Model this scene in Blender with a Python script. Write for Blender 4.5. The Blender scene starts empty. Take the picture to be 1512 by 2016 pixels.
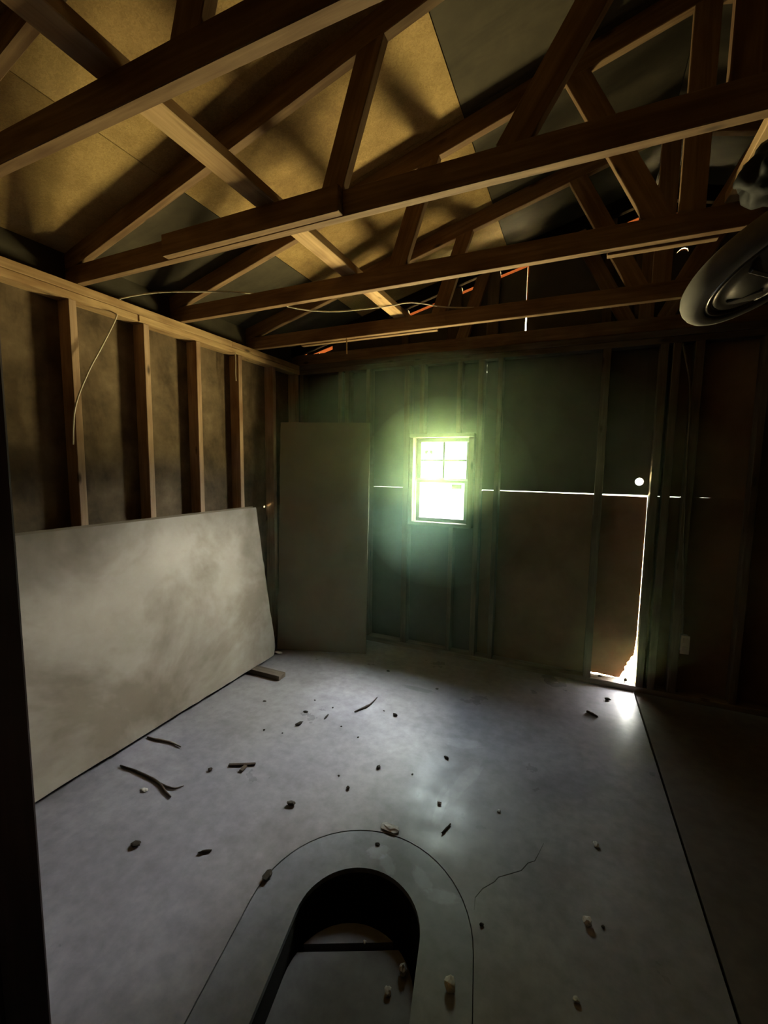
import bpy, bmesh, math, random
from mathutils import Vector, Matrix, noise

scene = bpy.context.scene
COL = scene.collection
random.seed(7)

# ------------------------------------------------------------------ camera
F_PX = 858.98
CAM = Vector((0.0, 0.0, 1.53))
CR = Vector((0.9120009, 0.4099628, 0.0135950))      # camera right
CU = Vector((-0.0546175, 0.0885201, 0.9945758))     # camera up
CF = Vector((-0.4065357, 0.9077966, -0.1031216))    # camera forward
cam_data = bpy.data.cameras.new('camera')
cam_data.sensor_fit = 'HORIZONTAL'
cam_data.sensor_width = 36.0
cam_data.lens = F_PX / 1512.0 * 36.0
cam_data.clip_start = 0.02
cam = bpy.data.objects.new('camera', cam_data)
COL.objects.link(cam)
cam.matrix_world = Matrix(((CR.x, CU.x, -CF.x, CAM.x), (CR.y, CU.y, -CF.y, CAM.y),
                           (CR.z, CU.z, -CF.z, CAM.z), (0, 0, 0, 1)))
scene.camera = cam

# ------------------------------------------------------------------ daylight outside
world = bpy.data.worlds.new('daylight')
scene.world = world
world.use_nodes = True
wn = world.node_tree.nodes
wl = world.node_tree.links
wn.clear()
wo = wn.new('ShaderNodeOutputWorld')
wb = wn.new('ShaderNodeBackground')
wt = wn.new('ShaderNodeTexCoord')
ws = wn.new('ShaderNodeSeparateXYZ')
wr = wn.new('ShaderNodeValToRGB')
wm = wn.new('ShaderNodeMapRange')
wm.inputs['From Min'].default_value = -1
wm.inputs['From Max'].default_value = 1
wl.new(wt.outputs['Generated'], ws.inputs[0])
wl.new(ws.outputs['Z'], wm.inputs['Value'])
wl.new(wm.outputs[0], wr.inputs['Fac'])
el = wr.color_ramp.elements
el[0].position = 0.0
el[0].color = (1.00, 0.78, 0.38, 1)       # sunlit dry grass and dirt below the horizon
el[1].position = 1.0
el[1].color = (0.24, 0.29, 0.39, 1)
e = el.new(0.405); e.color = (1.00, 0.82, 0.42, 1)
e = el.new(0.435); e.color = (0.028, 0.034, 0.024, 1)     # belt of trees round the yard
e = el.new(0.55); e.color = (0.032, 0.039, 0.027, 1)
e = el.new(0.64); e.color = (0.075, 0.085, 0.060, 1)     # sunlit tree tops
e = el.new(0.77); e.color = (0.075, 0.085, 0.062, 1)
e = el.new(0.87); e.color = (0.29, 0.32, 0.36, 1)      # open sky above them
wl.new(wr.outputs[0], wb.inputs['Color'])
wb.inputs['Strength'].default_value = 30.0
wl.new(wb.outputs[0], wo.inputs['Surface'])

def portal(name, loc, sx, sz):
    d = bpy.data.lights.new(name, 'AREA')
    d.shape = 'RECTANGLE'
    d.size = sx
    d.size_y = sz
    d.cycles.is_portal = True
    o = bpy.data.objects.new(name, d)
    COL.objects.link(o)
    o.location = loc
    o.rotation_euler = (math.radians(-90), 0, 0)      # -Z of the lamp looks to -Y, into the garage
    return o
portal('window_daylight', (-1.018, 3.475, 1.42), 0.47, 0.70)
portal('torn_panel_daylight', (0.36, 3.475, 0.13), 0.16, 0.26)
portal('panel_joint_daylight', (-0.15, 3.475, 1.356), 1.2, 0.03)

sun_d = bpy.data.lights.new('hazy_sun', 'SUN')
sun_d.energy = 33.0
sun_d.angle = math.radians(82)                        # sun behind thin cloud
sun_d.color = (1.0, 0.97, 0.93)
sun = bpy.data.objects.new('hazy_sun', sun_d)
COL.objects.link(sun)
sun.rotation_euler = Vector((-0.63, -0.57, -0.82)).to_track_quat('-Z', 'Y').to_euler()

scene.view_settings.view_transform = 'Standard'
scene.view_settings.look = 'None'
scene.view_settings.gamma = 1.0
scene.view_settings.use_curve_mapping = False
scene.view_settings.exposure = 2.98
cy = scene.cycles
cy.use_denoising = True
cy.max_bounces = 6
cy.diffuse_bounces = 4
cy.glossy_bounces = 3
cy.volume_bounces = 1
cy.sample_clamp_indirect = 4.0
cy.caustics_reflective = False
cy.caustics_refractive = False
cy.use_adaptive_sampling = True
cy.adaptive_threshold = 0.04

# ------------------------------------------------------------------ materials
MATS = {}
def new_mat(name):
    m = bpy.data.materials.new(name)
    m.use_nodes = True
    nt = m.node_tree
    b = nt.nodes['Principled BSDF']
    MATS[name] = m
    return m, nt, b

def node(nt, t, **kw):
    n = nt.nodes.new(t)
    for k, v in kw.items():
        setattr(n, k, v)
    return n

def ramp(nt, fac, stops):
    r = node(nt, 'ShaderNodeValToRGB')
    els = r.color_ramp.elements
    els[0].position, els[0].color = stops[0][0], (*stops[0][1], 1)
    els[1].position, els[1].color = stops[-1][0], (*stops[-1][1], 1)
    for p, c in stops[1:-1]:
        x = els.new(p); x.color = (*c, 1)
    nt.links.new(fac, r.inputs['Fac'])
    return r.outputs['Color']

def coords(nt, scale, rnd=True):
    tc = node(nt, 'ShaderNodeTexCoord')
    mp = node(nt, 'ShaderNodeMapping')
    mp.inputs['Scale'].default_value = scale
    nt.links.new(tc.outputs['Object'], mp.inputs['Vector'])
    if rnd:
        oi = node(nt, 'ShaderNodeObjectInfo')
        ml = node(nt, 'ShaderNodeMath', operation='MULTIPLY')
        ml.inputs[1].default_value = 37.0
        nt.links.new(oi.outputs['Random'], ml.inputs[0])
        nt.links.new(ml.outputs[0], mp.inputs['Location'])
    return mp.outputs['Vector']

def noise_tex(nt, vec, scale, detail=4, rough=0.55, dist=0.0):
    n = node(nt, 'ShaderNodeTexNoise')
    n.inputs['Scale'].default_value = scale
    n.inputs['Detail'].default_value = detail
    n.inputs['Roughness'].default_value = rough
    n.inputs['Distortion'].default_value = dist
    nt.links.new(vec, n.inputs['Vector'])
    return n.outputs['Fac']

def mix(nt, a, b, fac, mode='MIX'):
    m = node(nt, 'ShaderNodeMix', data_type='RGBA', blend_type=mode)
    for sock, val in ((m.inputs[6], a), (m.inputs[7], b)):
        if isinstance(val, tuple):
            sock.default_value = (*val, 1)
        else:
            nt.links.new(val, sock)
    if isinstance(fac, float):
        m.inputs[0].default_value = fac
    else:
        nt.links.new(fac, m.inputs[0])
    return m.outputs[2]

def bump(nt, b, h, strength=0.3, dist=0.002):
    n = node(nt, 'ShaderNodeBump')
    n.inputs['Strength'].default_value = strength
    n.inputs['Distance'].default_value = dist
    nt.links.new(h, n.inputs['Height'])
    nt.links.new(n.outputs[0], b.inputs['Normal'])

def wood(name, dark, mid, light, rough=0.8, knots=True):
    m, nt, b = new_mat(name)
    v = coords(nt, (1.2, 22, 22))
    g = noise_tex(nt, v, 2.2, 6, 0.6, 0.6)
    c = ramp(nt, g, [(0.25, dark), (0.5, mid), (0.75, light)])
    v2 = coords(nt, (1.5, 4, 4))
    s = noise_tex(nt, v2, 1.6, 3)
    c = mix(nt, c, mix(nt, c, (0.55, 0.45, 0.38), 1.0, 'MULTIPLY'), ramp(nt, s, [(0.45, (0, 0, 0)), (0.7, (1, 1, 1))]))
    if knots:
        vo = node(nt, 'ShaderNodeTexVoronoi')
        vo.inputs['Scale'].default_value = 1.0
        nt.links.new(coords(nt, (3.2, 9, 9)), vo.inputs['Vector'])
        k = ramp(nt, vo.outputs['Distance'], [(0.05, (1, 1, 1)), (0.13, (0, 0, 0))])
        c = mix(nt, c, tuple(x * 0.35 for x in dark), k)
    nt.links.new(c, b.inputs['Base Color'])
    b.inputs['Roughness'].default_value = rough
    b.inputs['Specular IOR Level'].default_value = 0.25
    bump(nt, b, g, 0.25)
    return m

wood('truss_wood', (0.14, 0.082, 0.040), (0.21, 0.128, 0.064), (0.29, 0.185, 0.096))
wood('stud_wood', (0.24, 0.155, 0.09), (0.35, 0.23, 0.14), (0.44, 0.30, 0.19))
wood('weathered_stud', (0.085, 0.065, 0.045), (0.12, 0.095, 0.068), (0.16, 0.13, 0.095))
wood('plate_wood', (0.30, 0.19, 0.09), (0.44, 0.29, 0.14), (0.55, 0.37, 0.19))
wood('grey_wood', (0.12, 0.10, 0.085), (0.20, 0.17, 0.14), (0.28, 0.24, 0.20))
wood('bark', (0.03, 0.02, 0.014), (0.05, 0.034, 0.024), (0.09, 0.06, 0.04), knots=False)
wood('trim_wood', (0.062, 0.055, 0.034), (0.085, 0.075, 0.047), (0.105, 0.094, 0.060))
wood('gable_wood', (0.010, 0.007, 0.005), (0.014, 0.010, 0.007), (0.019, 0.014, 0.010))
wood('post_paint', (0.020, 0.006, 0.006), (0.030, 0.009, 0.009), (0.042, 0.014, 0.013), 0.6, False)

def board_mat(name, a, b_, c_, scale=3.0, stain=0.5, stain_col=(0.4, 0.34, 0.28), rough=0.85, flake=None, streak=(1, 1, 1)):
    m, nt, b = new_mat(name)
    v = coords(nt, (1, 1, 1))
    n1 = noise_tex(nt, v, scale, 6, 0.62)
    c = ramp(nt, n1, [(0.3, a), (0.5, b_), (0.72, c_)])
    if flake:
        vv = node(nt, 'ShaderNodeTexVoronoi')
        vv.inputs['Scale'].default_value = flake
        wv = node(nt, 'ShaderNodeVectorMath', operation='ADD')
        n3 = node(nt, 'ShaderNodeTexNoise')
        n3.inputs['Scale'].default_value = flake * 0.5
        nt.links.new(v, n3.inputs['Vector'])
        sc_ = node(nt, 'ShaderNodeVectorMath', operation='SCALE')
        sc_.inputs['Scale'].default_value = 0.06
        nt.links.new(n3.outputs['Color'], sc_.inputs[0])
        nt.links.new(v, wv.inputs[0]); nt.links.new(sc_.outputs[0], wv.inputs[1])
        nt.links.new(wv.outputs[0], vv.inputs['Vector'])
        hs = node(nt, 'ShaderNodeSeparateColor')
        nt.links.new(vv.outputs['Color'], hs.inputs[0])
        fl = ramp(nt, hs.outputs[0], [(0.0, (0.82, 0.79, 0.73)), (0.55, (0.96, 0.94, 0.90)), (1.0, (1.10, 1.07, 1.02))])
        c = mix(nt, c, fl, 1.0, 'MULTIPLY')
        bump(nt, b, hs.outputs[0], 0.35, 0.002)
    else:
        bump(nt, b, n1, 0.2, 0.002)
    v2 = coords(nt, streak)
    st = noise_tex(nt, v2, 1.3, 5, 0.6, 0.4)
    c = mix(nt, c, mix(nt, c, stain_col, 1.0, 'MULTIPLY'),
            ramp(nt, st, [(0.47, (0, 0, 0)), (0.62, (stain, stain, stain))]))
    nt.links.new(c, b.inputs['Base Color'])
    b.inputs['Roughness'].default_value = rough
    b.inputs['Specular IOR Level'].default_value = 0.2
    return m

board_mat('osb', (0.25, 0.165, 0.065), (0.38, 0.26, 0.105), (0.49, 0.34, 0.15), 2.0, 0.7, (0.5, 0.45, 0.4), flake=120)
board_mat('grey_ply', (0.040, 0.033, 0.020), (0.062, 0.051, 0.032), (0.090, 0.074, 0.046), 2.5, 0.6, (0.6, 0.6, 0.6), streak=(1, 5, 1))
board_mat('wall_fibreboard', (0.070, 0.047, 0.026), (0.125, 0.086, 0.048), (0.20, 0.142, 0.084), 6.0, 0.9, (0.50, 0.45, 0.40), streak=(1, 3, 0.9))
board_mat('dark_sheathing', (0.062, 0.056, 0.046), (0.082, 0.074, 0.060), (0.105, 0.095, 0.078), 2.0, 0.5, (0.7, 0.7, 0.7))
board_mat('brown_sheathing', (0.16, 0.105, 0.06), (0.21, 0.14, 0.085), (0.26, 0.18, 0.11), 2.2, 0.6, (0.7, 0.65, 0.6))
board_mat('russet_panel', (0.20, 0.095, 0.05), (0.27, 0.135, 0.07), (0.34, 0.18, 0.10), 3.0, 0.7, (0.6, 0.5, 0.45))
board_mat('drywall', (0.25, 0.215, 0.165), (0.34, 0.295, 0.235), (0.41, 0.365, 0.295), 1.8, 0.9, (0.58, 0.54, 0.48), rough=0.8)
board_mat('tar_paper', (0.018, 0.016, 0.014), (0.025, 0.022, 0.019), (0.034, 0.03, 0.026), 2.0, 0.4)
board_mat('door_slab', (0.14, 0.107, 0.070), (0.17, 0.132, 0.087), (0.20, 0.157, 0.106), 1.5, 0.4, (0.8, 0.76, 0.7))
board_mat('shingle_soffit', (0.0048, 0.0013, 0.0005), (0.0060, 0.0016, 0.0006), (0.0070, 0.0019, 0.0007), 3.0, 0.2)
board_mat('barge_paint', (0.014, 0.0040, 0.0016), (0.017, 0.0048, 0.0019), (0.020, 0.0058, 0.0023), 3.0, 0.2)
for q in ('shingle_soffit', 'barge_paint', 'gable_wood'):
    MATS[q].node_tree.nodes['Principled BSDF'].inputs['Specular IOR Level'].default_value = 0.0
board_mat('pale_stone', (0.42, 0.41, 0.39), (0.56, 0.55, 0.53), (0.68, 0.67, 0.65), 30.0, 0.3)
board_mat('dark_leaf', (0.020, 0.016, 0.012), (0.035, 0.028, 0.02), (0.06, 0.048, 0.034), 20.0, 0.3)
board_mat('black_plastic', (0.004, 0.004, 0.0045), (0.006, 0.006, 0.0065), (0.009, 0.009, 0.0095), 6.0, 0.2, rough=0.7)

def plain(name, colr, rough=0.5, metal=0.0):
    m, nt, b = new_mat(name)
    v = coords(nt, (1, 1, 1))
    n1 = noise_tex(nt, v, 14, 4)
    c = ramp(nt, n1, [(0.3, tuple(x * 0.82 for x in colr)), (0.7, tuple(min(1, x * 1.12) for x in colr))])
    nt.links.new(c, b.inputs['Base Color'])
    b.inputs['Roughness'].default_value = rough
    b.inputs['Metallic'].default_value = metal
    b.inputs['Specular IOR Level'].default_value = 0.5 if rough < 0.7 else 0.2
    return m
plain('white_vinyl', (0.10, 0.115, 0.12), 0.6)
plain('muntin_vinyl', (0.020, 0.022, 0.026), 0.8)
plain('grey_rubber', (0.16, 0.15, 0.135), 0.8)
plain('chrome', (0.45, 0.44, 0.42), 0.22, 1.0)
plain('brushed_metal', (0.24, 0.235, 0.225), 0.34, 0.85)
plain('cable_jacket', (0.50, 0.45, 0.33), 0.5)
plain('dark_cable', (0.10, 0.075, 0.05), 0.6)
plain('outlet_plastic', (0.50, 0.44, 0.38), 0.5)
plain('galvanised', (0.40, 0.40, 0.40), 0.45, 0.8)
plain('crack_dirt', (0.05, 0.045, 0.042), 0.95)
plain('dark_soil', (0.022, 0.019, 0.017), 0.95)

def sticker(name, colr):
    m, nt, b = new_mat(name)
    nt.nodes.remove(b)
    out = nt.nodes['Material Output']
    tr = node(nt, 'ShaderNodeBsdfTranslucent')
    v = coords(nt, (1, 1, 1))
    c = ramp(nt, noise_tex(nt, v, 30), [(0.3, tuple(x * 0.9 for x in colr)), (0.7, colr)])
    nt.links.new(c, tr.inputs['Color'])
    nt.links.new(tr.outputs[0], out.inputs['Surface'])
sticker('sticker_white', (0.45, 0.45, 0.45))
sticker('sticker_blue', (0.0012, 0.0035, 0.0048))
sticker('sticker_green', (0.0035, 0.0085, 0.0060))

def glass():
    m, nt, b = new_mat('window_glass')
    nt.nodes.remove(b)
    out = nt.nodes['Material Output']
    tr = node(nt, 'ShaderNodeBsdfTransparent')
    tr.inputs['Color'].default_value = (0.93, 0.97, 0.95, 1)
    gl = node(nt, 'ShaderNodeBsdfGlossy')
    gl.inputs['Roughness'].default_value = 0.03
    lw = node(nt, 'ShaderNodeLayerWeight')
    lw.inputs['Blend'].default_value = 0.5
    pw = node(nt, 'ShaderNodeMath', operation='POWER')
    pw.inputs[1].default_value = 5.0
    nt.links.new(lw.outputs['Facing'], pw.inputs[0])
    fr = node(nt, 'ShaderNodeMath', operation='MULTIPLY_ADD')     # Schlick reflectance, the same from both sides of the pane
    fr.inputs[1].default_value = 0.96
    fr.inputs[2].default_value = 0.04
    nt.links.new(pw.outputs[0], fr.inputs[0])
    mx = node(nt, 'ShaderNodeMixShader')
    nt.links.new(fr.outputs[0], mx.inputs[0])
    nt.links.new(tr.outputs[0], mx.inputs[1])
    nt.links.new(gl.outputs[0], mx.inputs[2])
    nt.links.new(mx.outputs[0], out.inputs['Surface'])
glass()

def concrete(name, a, b_, c_, r0=0.32, r1=0.62, stains=(), stain_col=(0.5, 0.5, 0.5), scuff_sheen=(), scuff_sheen_col=(1.7, 1.75, 1.9)):
    m, nt, b = new_mat(name)
    v = coords(nt, (1, 1, 1), rnd=False)
    n1 = noise_tex(nt, v, 1.1, 7, 0.6, 0.3)
    n2 = noise_tex(nt, v, 18, 6, 0.6)
    n4 = noise_tex(nt, v, 0.55, 3, 0.5)
    c = ramp(nt, n1, [(0.32, a), (0.47, b_), (0.53, b_), (0.66, c_)])
    c = mix(nt, c, ramp(nt, n2, [(0.3, (0.78, 0.78, 0.78)), (0.7, (1.1, 1.1, 1.1))]), 1.0, 'MULTIPLY')
    c = mix(nt, c, mix(nt, c, (0.82, 0.84, 0.98), 1.0, 'MULTIPLY'), ramp(nt, n4, [(0.4, (0, 0, 0)), (0.6, (1, 1, 1))]))
    tc = node(nt, 'ShaderNodeTexCoord')
    for (sx, sy, rx, ry, rot, amt), s_col in [(q, stain_col) for q in stains] + [(q, scuff_sheen_col) for q in scuff_sheen]:
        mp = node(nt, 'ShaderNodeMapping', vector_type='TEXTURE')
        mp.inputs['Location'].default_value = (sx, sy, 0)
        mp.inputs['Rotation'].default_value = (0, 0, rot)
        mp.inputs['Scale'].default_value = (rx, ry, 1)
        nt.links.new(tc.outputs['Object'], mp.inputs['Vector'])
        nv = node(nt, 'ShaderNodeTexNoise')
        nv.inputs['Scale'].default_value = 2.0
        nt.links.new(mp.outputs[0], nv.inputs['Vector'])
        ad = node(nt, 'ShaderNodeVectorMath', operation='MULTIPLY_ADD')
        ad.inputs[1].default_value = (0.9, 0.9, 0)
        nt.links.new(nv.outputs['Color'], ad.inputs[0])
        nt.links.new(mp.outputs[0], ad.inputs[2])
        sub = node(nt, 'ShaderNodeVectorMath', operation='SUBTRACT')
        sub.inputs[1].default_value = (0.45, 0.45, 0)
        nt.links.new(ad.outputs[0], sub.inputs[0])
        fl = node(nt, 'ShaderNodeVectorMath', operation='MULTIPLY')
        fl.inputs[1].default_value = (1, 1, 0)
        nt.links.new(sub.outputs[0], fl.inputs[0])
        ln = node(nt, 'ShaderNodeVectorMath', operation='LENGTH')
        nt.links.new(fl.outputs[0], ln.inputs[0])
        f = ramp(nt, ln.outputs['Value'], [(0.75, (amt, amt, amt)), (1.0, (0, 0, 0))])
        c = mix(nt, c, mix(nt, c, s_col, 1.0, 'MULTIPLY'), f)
    nt.links.new(c, b.inputs['Base Color'])
    mr = node(nt, 'ShaderNodeMapRange')
    mr.inputs['From Min'].default_value = 0.35
    mr.inputs['From Max'].default_value = 0.65
    mr.inputs['To Min'].default_value = r0
    mr.inputs['To Max'].default_value = r1
    nt.links.new(noise_tex(nt, v, 2.6, 5, 0.6), mr.inputs['Value'])
    nt.links.new(mr.outputs[0], b.inputs['Roughness'])
    b.inputs['Specular IOR Level'].default_value = 0.35
    bump(nt, b, n2, 0.25, 0.0015)
    return m
concrete('concrete', (0.185, 0.172, 0.172), (0.26, 0.245, 0.245), (0.345, 0.328, 0.322), 0.27, 0.58,
         stains=[(-0.945, 2.735, 0.13, 0.03, -0.02, 0.8), (-0.45, 2.45, 0.45, 0.16, 0.25, 0.3), (0.05, 2.2, 0.25, 0.10, 0.6, 0.3)],
         stain_col=(0.55, 0.55, 0.55), scuff_sheen_col=(1.45, 1.46, 1.5),
         scuff_sheen=[(-0.44, 1.98, 0.045, 0.20, -0.25, 0.7), (-0.50, 1.80, 0.03, 0.14, 0.1, 0.6), (-1.35, 2.45, 0.34, 0.30, 0.5, 0.55), (-0.52, 2.28, 0.12, 0.05, 0.2, 0.6), (-1.55, 2.75, 0.22, 0.14, 0.2, 0.5)])  # pale wear plus the window's sheen, both painted in as lighter colour
concrete('side_concrete', (0.10, 0.080, 0.065), (0.145, 0.118, 0.096), (0.19, 0.155, 0.126), 0.6, 0.8)
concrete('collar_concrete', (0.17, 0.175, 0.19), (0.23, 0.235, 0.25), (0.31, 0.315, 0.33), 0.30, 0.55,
         scuff_sheen=[(-0.655, 1.455, 0.05, 0.035, 0.5, 0.8), (-0.60, 1.42, 0.03, 0.05, 0.9, 0.7), (-0.375, 1.385, 0.07, 0.03, 0.2, 0.7), (-0.46, 1.42, 0.06, 0.03, -0.7, 0.6)])  # window gloss on the rim painted into the colour along with pale scuffs
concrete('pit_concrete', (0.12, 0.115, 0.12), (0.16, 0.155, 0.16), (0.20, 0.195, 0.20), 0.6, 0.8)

# ------------------------------------------------------------------ helpers
def tag(o, label=None, cat=None, group=None, kind=None):
    if label: o['label'] = label
    if cat: o['category'] = cat
    if group: o['group'] = group
    if kind: o['kind'] = kind
    return o

def empty(name, loc=(0, 0, 0)):
    o = bpy.data.objects.new(name, None)
    o.empty_display_size = 0.1
    COL.objects.link(o)
    o.matrix_world = Matrix.Translation(Vector(loc))
    return o

def link(name, me, mat, parent=None, mw=None):
    o = bpy.data.objects.new(name, me)
    if mat and not me.materials:
        me.materials.append(MATS[mat])
    COL.objects.link(o)
    mw = mw or Matrix.Identity(4)
    if parent is not None:
        o.parent = parent
        p = parent
        base = Matrix.Identity(4)
        while p is not None:
            base = p.matrix_basis @ base
            p = p.parent
        o.matrix_basis = base.inverted() @ mw
    else:
        o.matrix_basis = mw
    return o

def bm_mesh(bm, name, smooth=False):
    bmesh.ops.recalc_face_normals(bm, faces=bm.faces[:])
    me = bpy.data.meshes.new(name)
    bm.to_mesh(me)
    bm.free()
    if smooth:
        for p in me.polygons: p.use_smooth = True
    return me

def box_mesh(name, sx, sy, sz, ch=0.0025):
    """chamfered box centred on the origin"""
    bm = bmesh.new()
    bmesh.ops.create_cube(bm, size=1.0)
    for v in bm.verts:
        v.co = Vector((v.co.x * sx, v.co.y * sy, v.co.z * sz))
    if ch:
        bmesh.ops.bevel(bm, geom=bm.edges[:], offset=min(ch, min(sx, sy, sz) * 0.3), segments=1, affect='EDGES')
    return bm_mesh(bm, name)

def beam(name, p0, p1, w, t, mat, parent=None, up=(0, 0, 1), ch=0.0025):
    """board from p0 to p1 (centre line): width w across, thickness t along 'up'"""
    p0, p1 = Vector(p0), Vector(p1)
    d = p1 - p0
    x = d.normalized()
    z = Vector(up)
    z = (z - x * z.dot(x)).normalized()
    y = z.cross(x)
    c = (p0 + p1) / 2
    mw = Matrix(((x.x, y.x, z.x, c.x), (x.y, y.y, z.y, c.y), (x.z, y.z, z.z, c.z), (0, 0, 0, 1)))
    return link(name, box_mesh(name, d.length, w, t, ch), mat, parent, mw)

def box(name, x0, x1, y0, y1, z0, z1, mat, parent=None, ch=0.0025):
    """axis box; its longest side becomes local X so wood grain runs along it"""
    s = (x1 - x0, y1 - y0, z1 - z0)
    c = Vector(((x0 + x1) / 2, (y0 + y1) / 2, (z0 + z1) / 2))
    k = max(range(3), key=lambda i: s[i])
    R = [Matrix.Identity(4), Matrix.Rotation(math.pi / 2, 4, 'Z'), Matrix.Rotation(-math.pi / 2, 4, 'Y')][k]
    dims = [(s[0], s[1], s[2]), (s[1], s[0], s[2]), (s[2], s[1], s[0])][k]
    return link(name, box_mesh(name, *dims, ch), mat, parent, Matrix.Translation(c) @ R)

def prism(name, pts, axis, a0, a1, mat, parent=None):
    """polygon (2-D outline) extruded along an axis; 'y': pts are (x,z); 'z': pts are (x,y); 'x': pts are (y,z)"""
    def P(p, a):
        return {'y': (p[0], a, p[1]), 'z': (p[0], p[1], a), 'x': (a, p[0], p[1])}[axis]
    bm = bmesh.new()
    A = [bm.verts.new(P(p, a0)) for p in pts]
    B = [bm.verts.new(P(p, a1)) for p in pts]
    n = len(pts)
    bm.faces.new(A)
    bm.faces.new(B[::-1])
    for i in range(n):
        bm.faces.new((A[i], B[i], B[(i + 1) % n], A[(i + 1) % n]))
    bm.normal_update()
    bmesh.ops.triangulate(bm, faces=[f for f in bm.faces if len(f.verts) > 4])
    return link(name, bm_mesh(bm, name), mat, parent)

def tube(name, pts, r, mat, parent=None, seg=8, sub=6, smooth=True, jitter=0.0):
    """smooth tube through points; r a number or one radius per point"""
    pts = [Vector(p) for p in pts]
    rs = [r] * len(pts) if isinstance(r, (int, float)) else list(r)
    P, Rr = [], []
    n = len(pts)
    for i in range(n - 1):
        a, b, c, d = pts[max(i - 1, 0)], pts[i], pts[i + 1], pts[min(i + 2, n - 1)]
        for k in range(sub):
            t = k / sub
            P.append(0.5 * ((2 * b) + (c - a) * t + (2 * a - 5 * b + 4 * c - d) * t * t + (3 * b - a - 3 * c + d) * t ** 3))
            Rr.append(rs[i] * (1 - t) + rs[i + 1] * t)
    P.append(pts[-1]); Rr.append(rs[-1])
    bm = bmesh.new()
    rings = []
    ref = None
    for i, p in enumerate(P):
        t = (P[min(i + 1, len(P) - 1)] - P[max(i - 1, 0)]).normalized()
        if ref is None:
            ref = t.orthogonal().normalized()
        ref = (ref - t * ref.dot(t)).normalized()
        s = t.cross(ref)
        ring = []
        for k in range(seg):
            a = 2 * math.pi * k / seg
            rr = Rr[i] * (1 + random.uniform(-jitter, jitter))
            ring.append(bm.verts.new(p + (ref * math.cos(a) + s * math.sin(a)) * rr))
        rings.append(ring)
    for i in range(len(rings) - 1):
        for k in range(seg):
            bm.faces.new((rings[i][k], rings[i][(k + 1) % seg], rings[i + 1][(k + 1) % seg], rings[i + 1][k]))
    bm.faces.new(rings[0][::-1]); bm.faces.new(rings[-1])
    return link(name, bm_mesh(bm, name, smooth), mat, parent)

def lump(name, loc, sx, sy, sz, rot, mat, seed, sub=2, amp=0.35, parent=None, smooth=False, freq=1.6):
    """irregular pebble / crumpled leaf resting with its lowest point at loc.z"""
    bm = bmesh.new()
    bmesh.ops.create_icosphere(bm, subdivisions=sub, radius=1.0)
    for v in bm.verts:
        k = noise.noise(v.co * freq + Vector((seed * 3.7, seed * 1.3, seed))) * amp
        v.co *= (1 + k)
        v.co = Vector((v.co.x * sx, v.co.y * sy, v.co.z * sz))
    lo = min(v.co.z for v in bm.verts)
    for v in bm.verts: v.co.z -= lo
    return link(name, bm_mesh(bm, name, smooth), mat, parent, Matrix.Translation(Vector(loc)) @ Matrix.Rotation(rot, 4, 'Z'))

# ------------------------------------------------------------------ key dimensions (metres)
XL, XR = -2.35, 3.01            # inner faces of the stud walls
YB, YF = 3.35, -2.60            # back wall stud face, front wall
SD = 0.089                      # stud depth
ZP0, ZP1 = 2.335, 2.42          # double top plate
XM = 0.33                       # ridge
SLOPE = 0.268
def chord_under(x): return 2.51 + SLOPE * ((x if x <= XM else 2 * XM - x) - XL)
CV = 0.089 * math.sqrt(1 + SLOPE ** 2)          # vertical height of a sloping 2x4
def roof_under(x): return chord_under(x) + CV

# ------------------------------------------------------------------ floor, joint and pit
def joint_x(y): return 0.425 + 0.0345 * (3.22 - y) if y > -2.7 else 0.63
PC = Vector((-0.605, 1.165)); PA = Vector((0.205, -0.979)); PN = Vector((0.979, 0.205))
def u_shape(r, length=1.45, n=28, off=0.0):
    pts = []
    for i in range(n + 1):
        a = math.pi * i / n
        pts.append(PC + PN * (r * math.cos(a)) - PA * (r * math.sin(a) + off))
    pts.append(PC - PN * r + PA * length)
    pts.append(PC + PN * r + PA * length)
    return pts

def plate_with_hole(name, outer, inner, z0, z1, mat, parent=None):
    bm = bmesh.new()
    loops = []
    for pts in (outer, inner):
        vs = [bm.verts.new((p[0], p[1], z1)) for p in pts]
        es = [bm.edges.new((vs[i], vs[(i + 1) % len(vs)])) for i in range(len(vs))]
        loops.append((vs, es))
    bmesh.ops.triangle_fill(bm, use_beauty=True, edges=loops[0][1] + loops[1][1])
    for vs, es in loops:
        lo = [bm.verts.new((v.co.x, v.co.y, z0)) for v in vs]
        for i in range(len(vs)):
            j = (i + 1) % len(vs)
            bm.faces.new((vs[i], vs[j], lo[j], lo[i]))
    return link(name, bm_mesh(bm, name), mat, parent)

R_IN, R_OUT = 0.215, 0.385
xl, yf, yb = XL - 0.10, YF - 0.1, YB + 0.12
slab_outline = [(xl, yf), (joint_x(yf) - 0.006, yf), (joint_x(yb) - 0.006, yb), (xl, yb)]
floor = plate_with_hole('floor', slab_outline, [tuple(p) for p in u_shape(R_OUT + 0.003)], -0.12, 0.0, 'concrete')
tag(floor, 'stained grey concrete garage floor with a round-ended pit', kind='structure')
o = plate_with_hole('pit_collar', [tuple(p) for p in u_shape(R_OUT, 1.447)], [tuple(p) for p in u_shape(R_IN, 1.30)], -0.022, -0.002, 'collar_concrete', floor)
o['label'] = 'smooth trowelled concrete rim around the pit'
side = prism('side_slab', [(joint_x(yf) + 0.006, yf), (XR + 0.1, yf), (XR + 0.1, yb), (joint_x(yb) + 0.006, yb)], 'z', -0.12, -0.004, 'side_concrete', floor)
side['label'] = 'dark concrete slab right of the floor joint'
box('joint_bed', 0.2, 0.8, yf, yb, -0.16, -0.055, 'dark_soil', floor, 0)
bm = bmesh.new()
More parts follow.
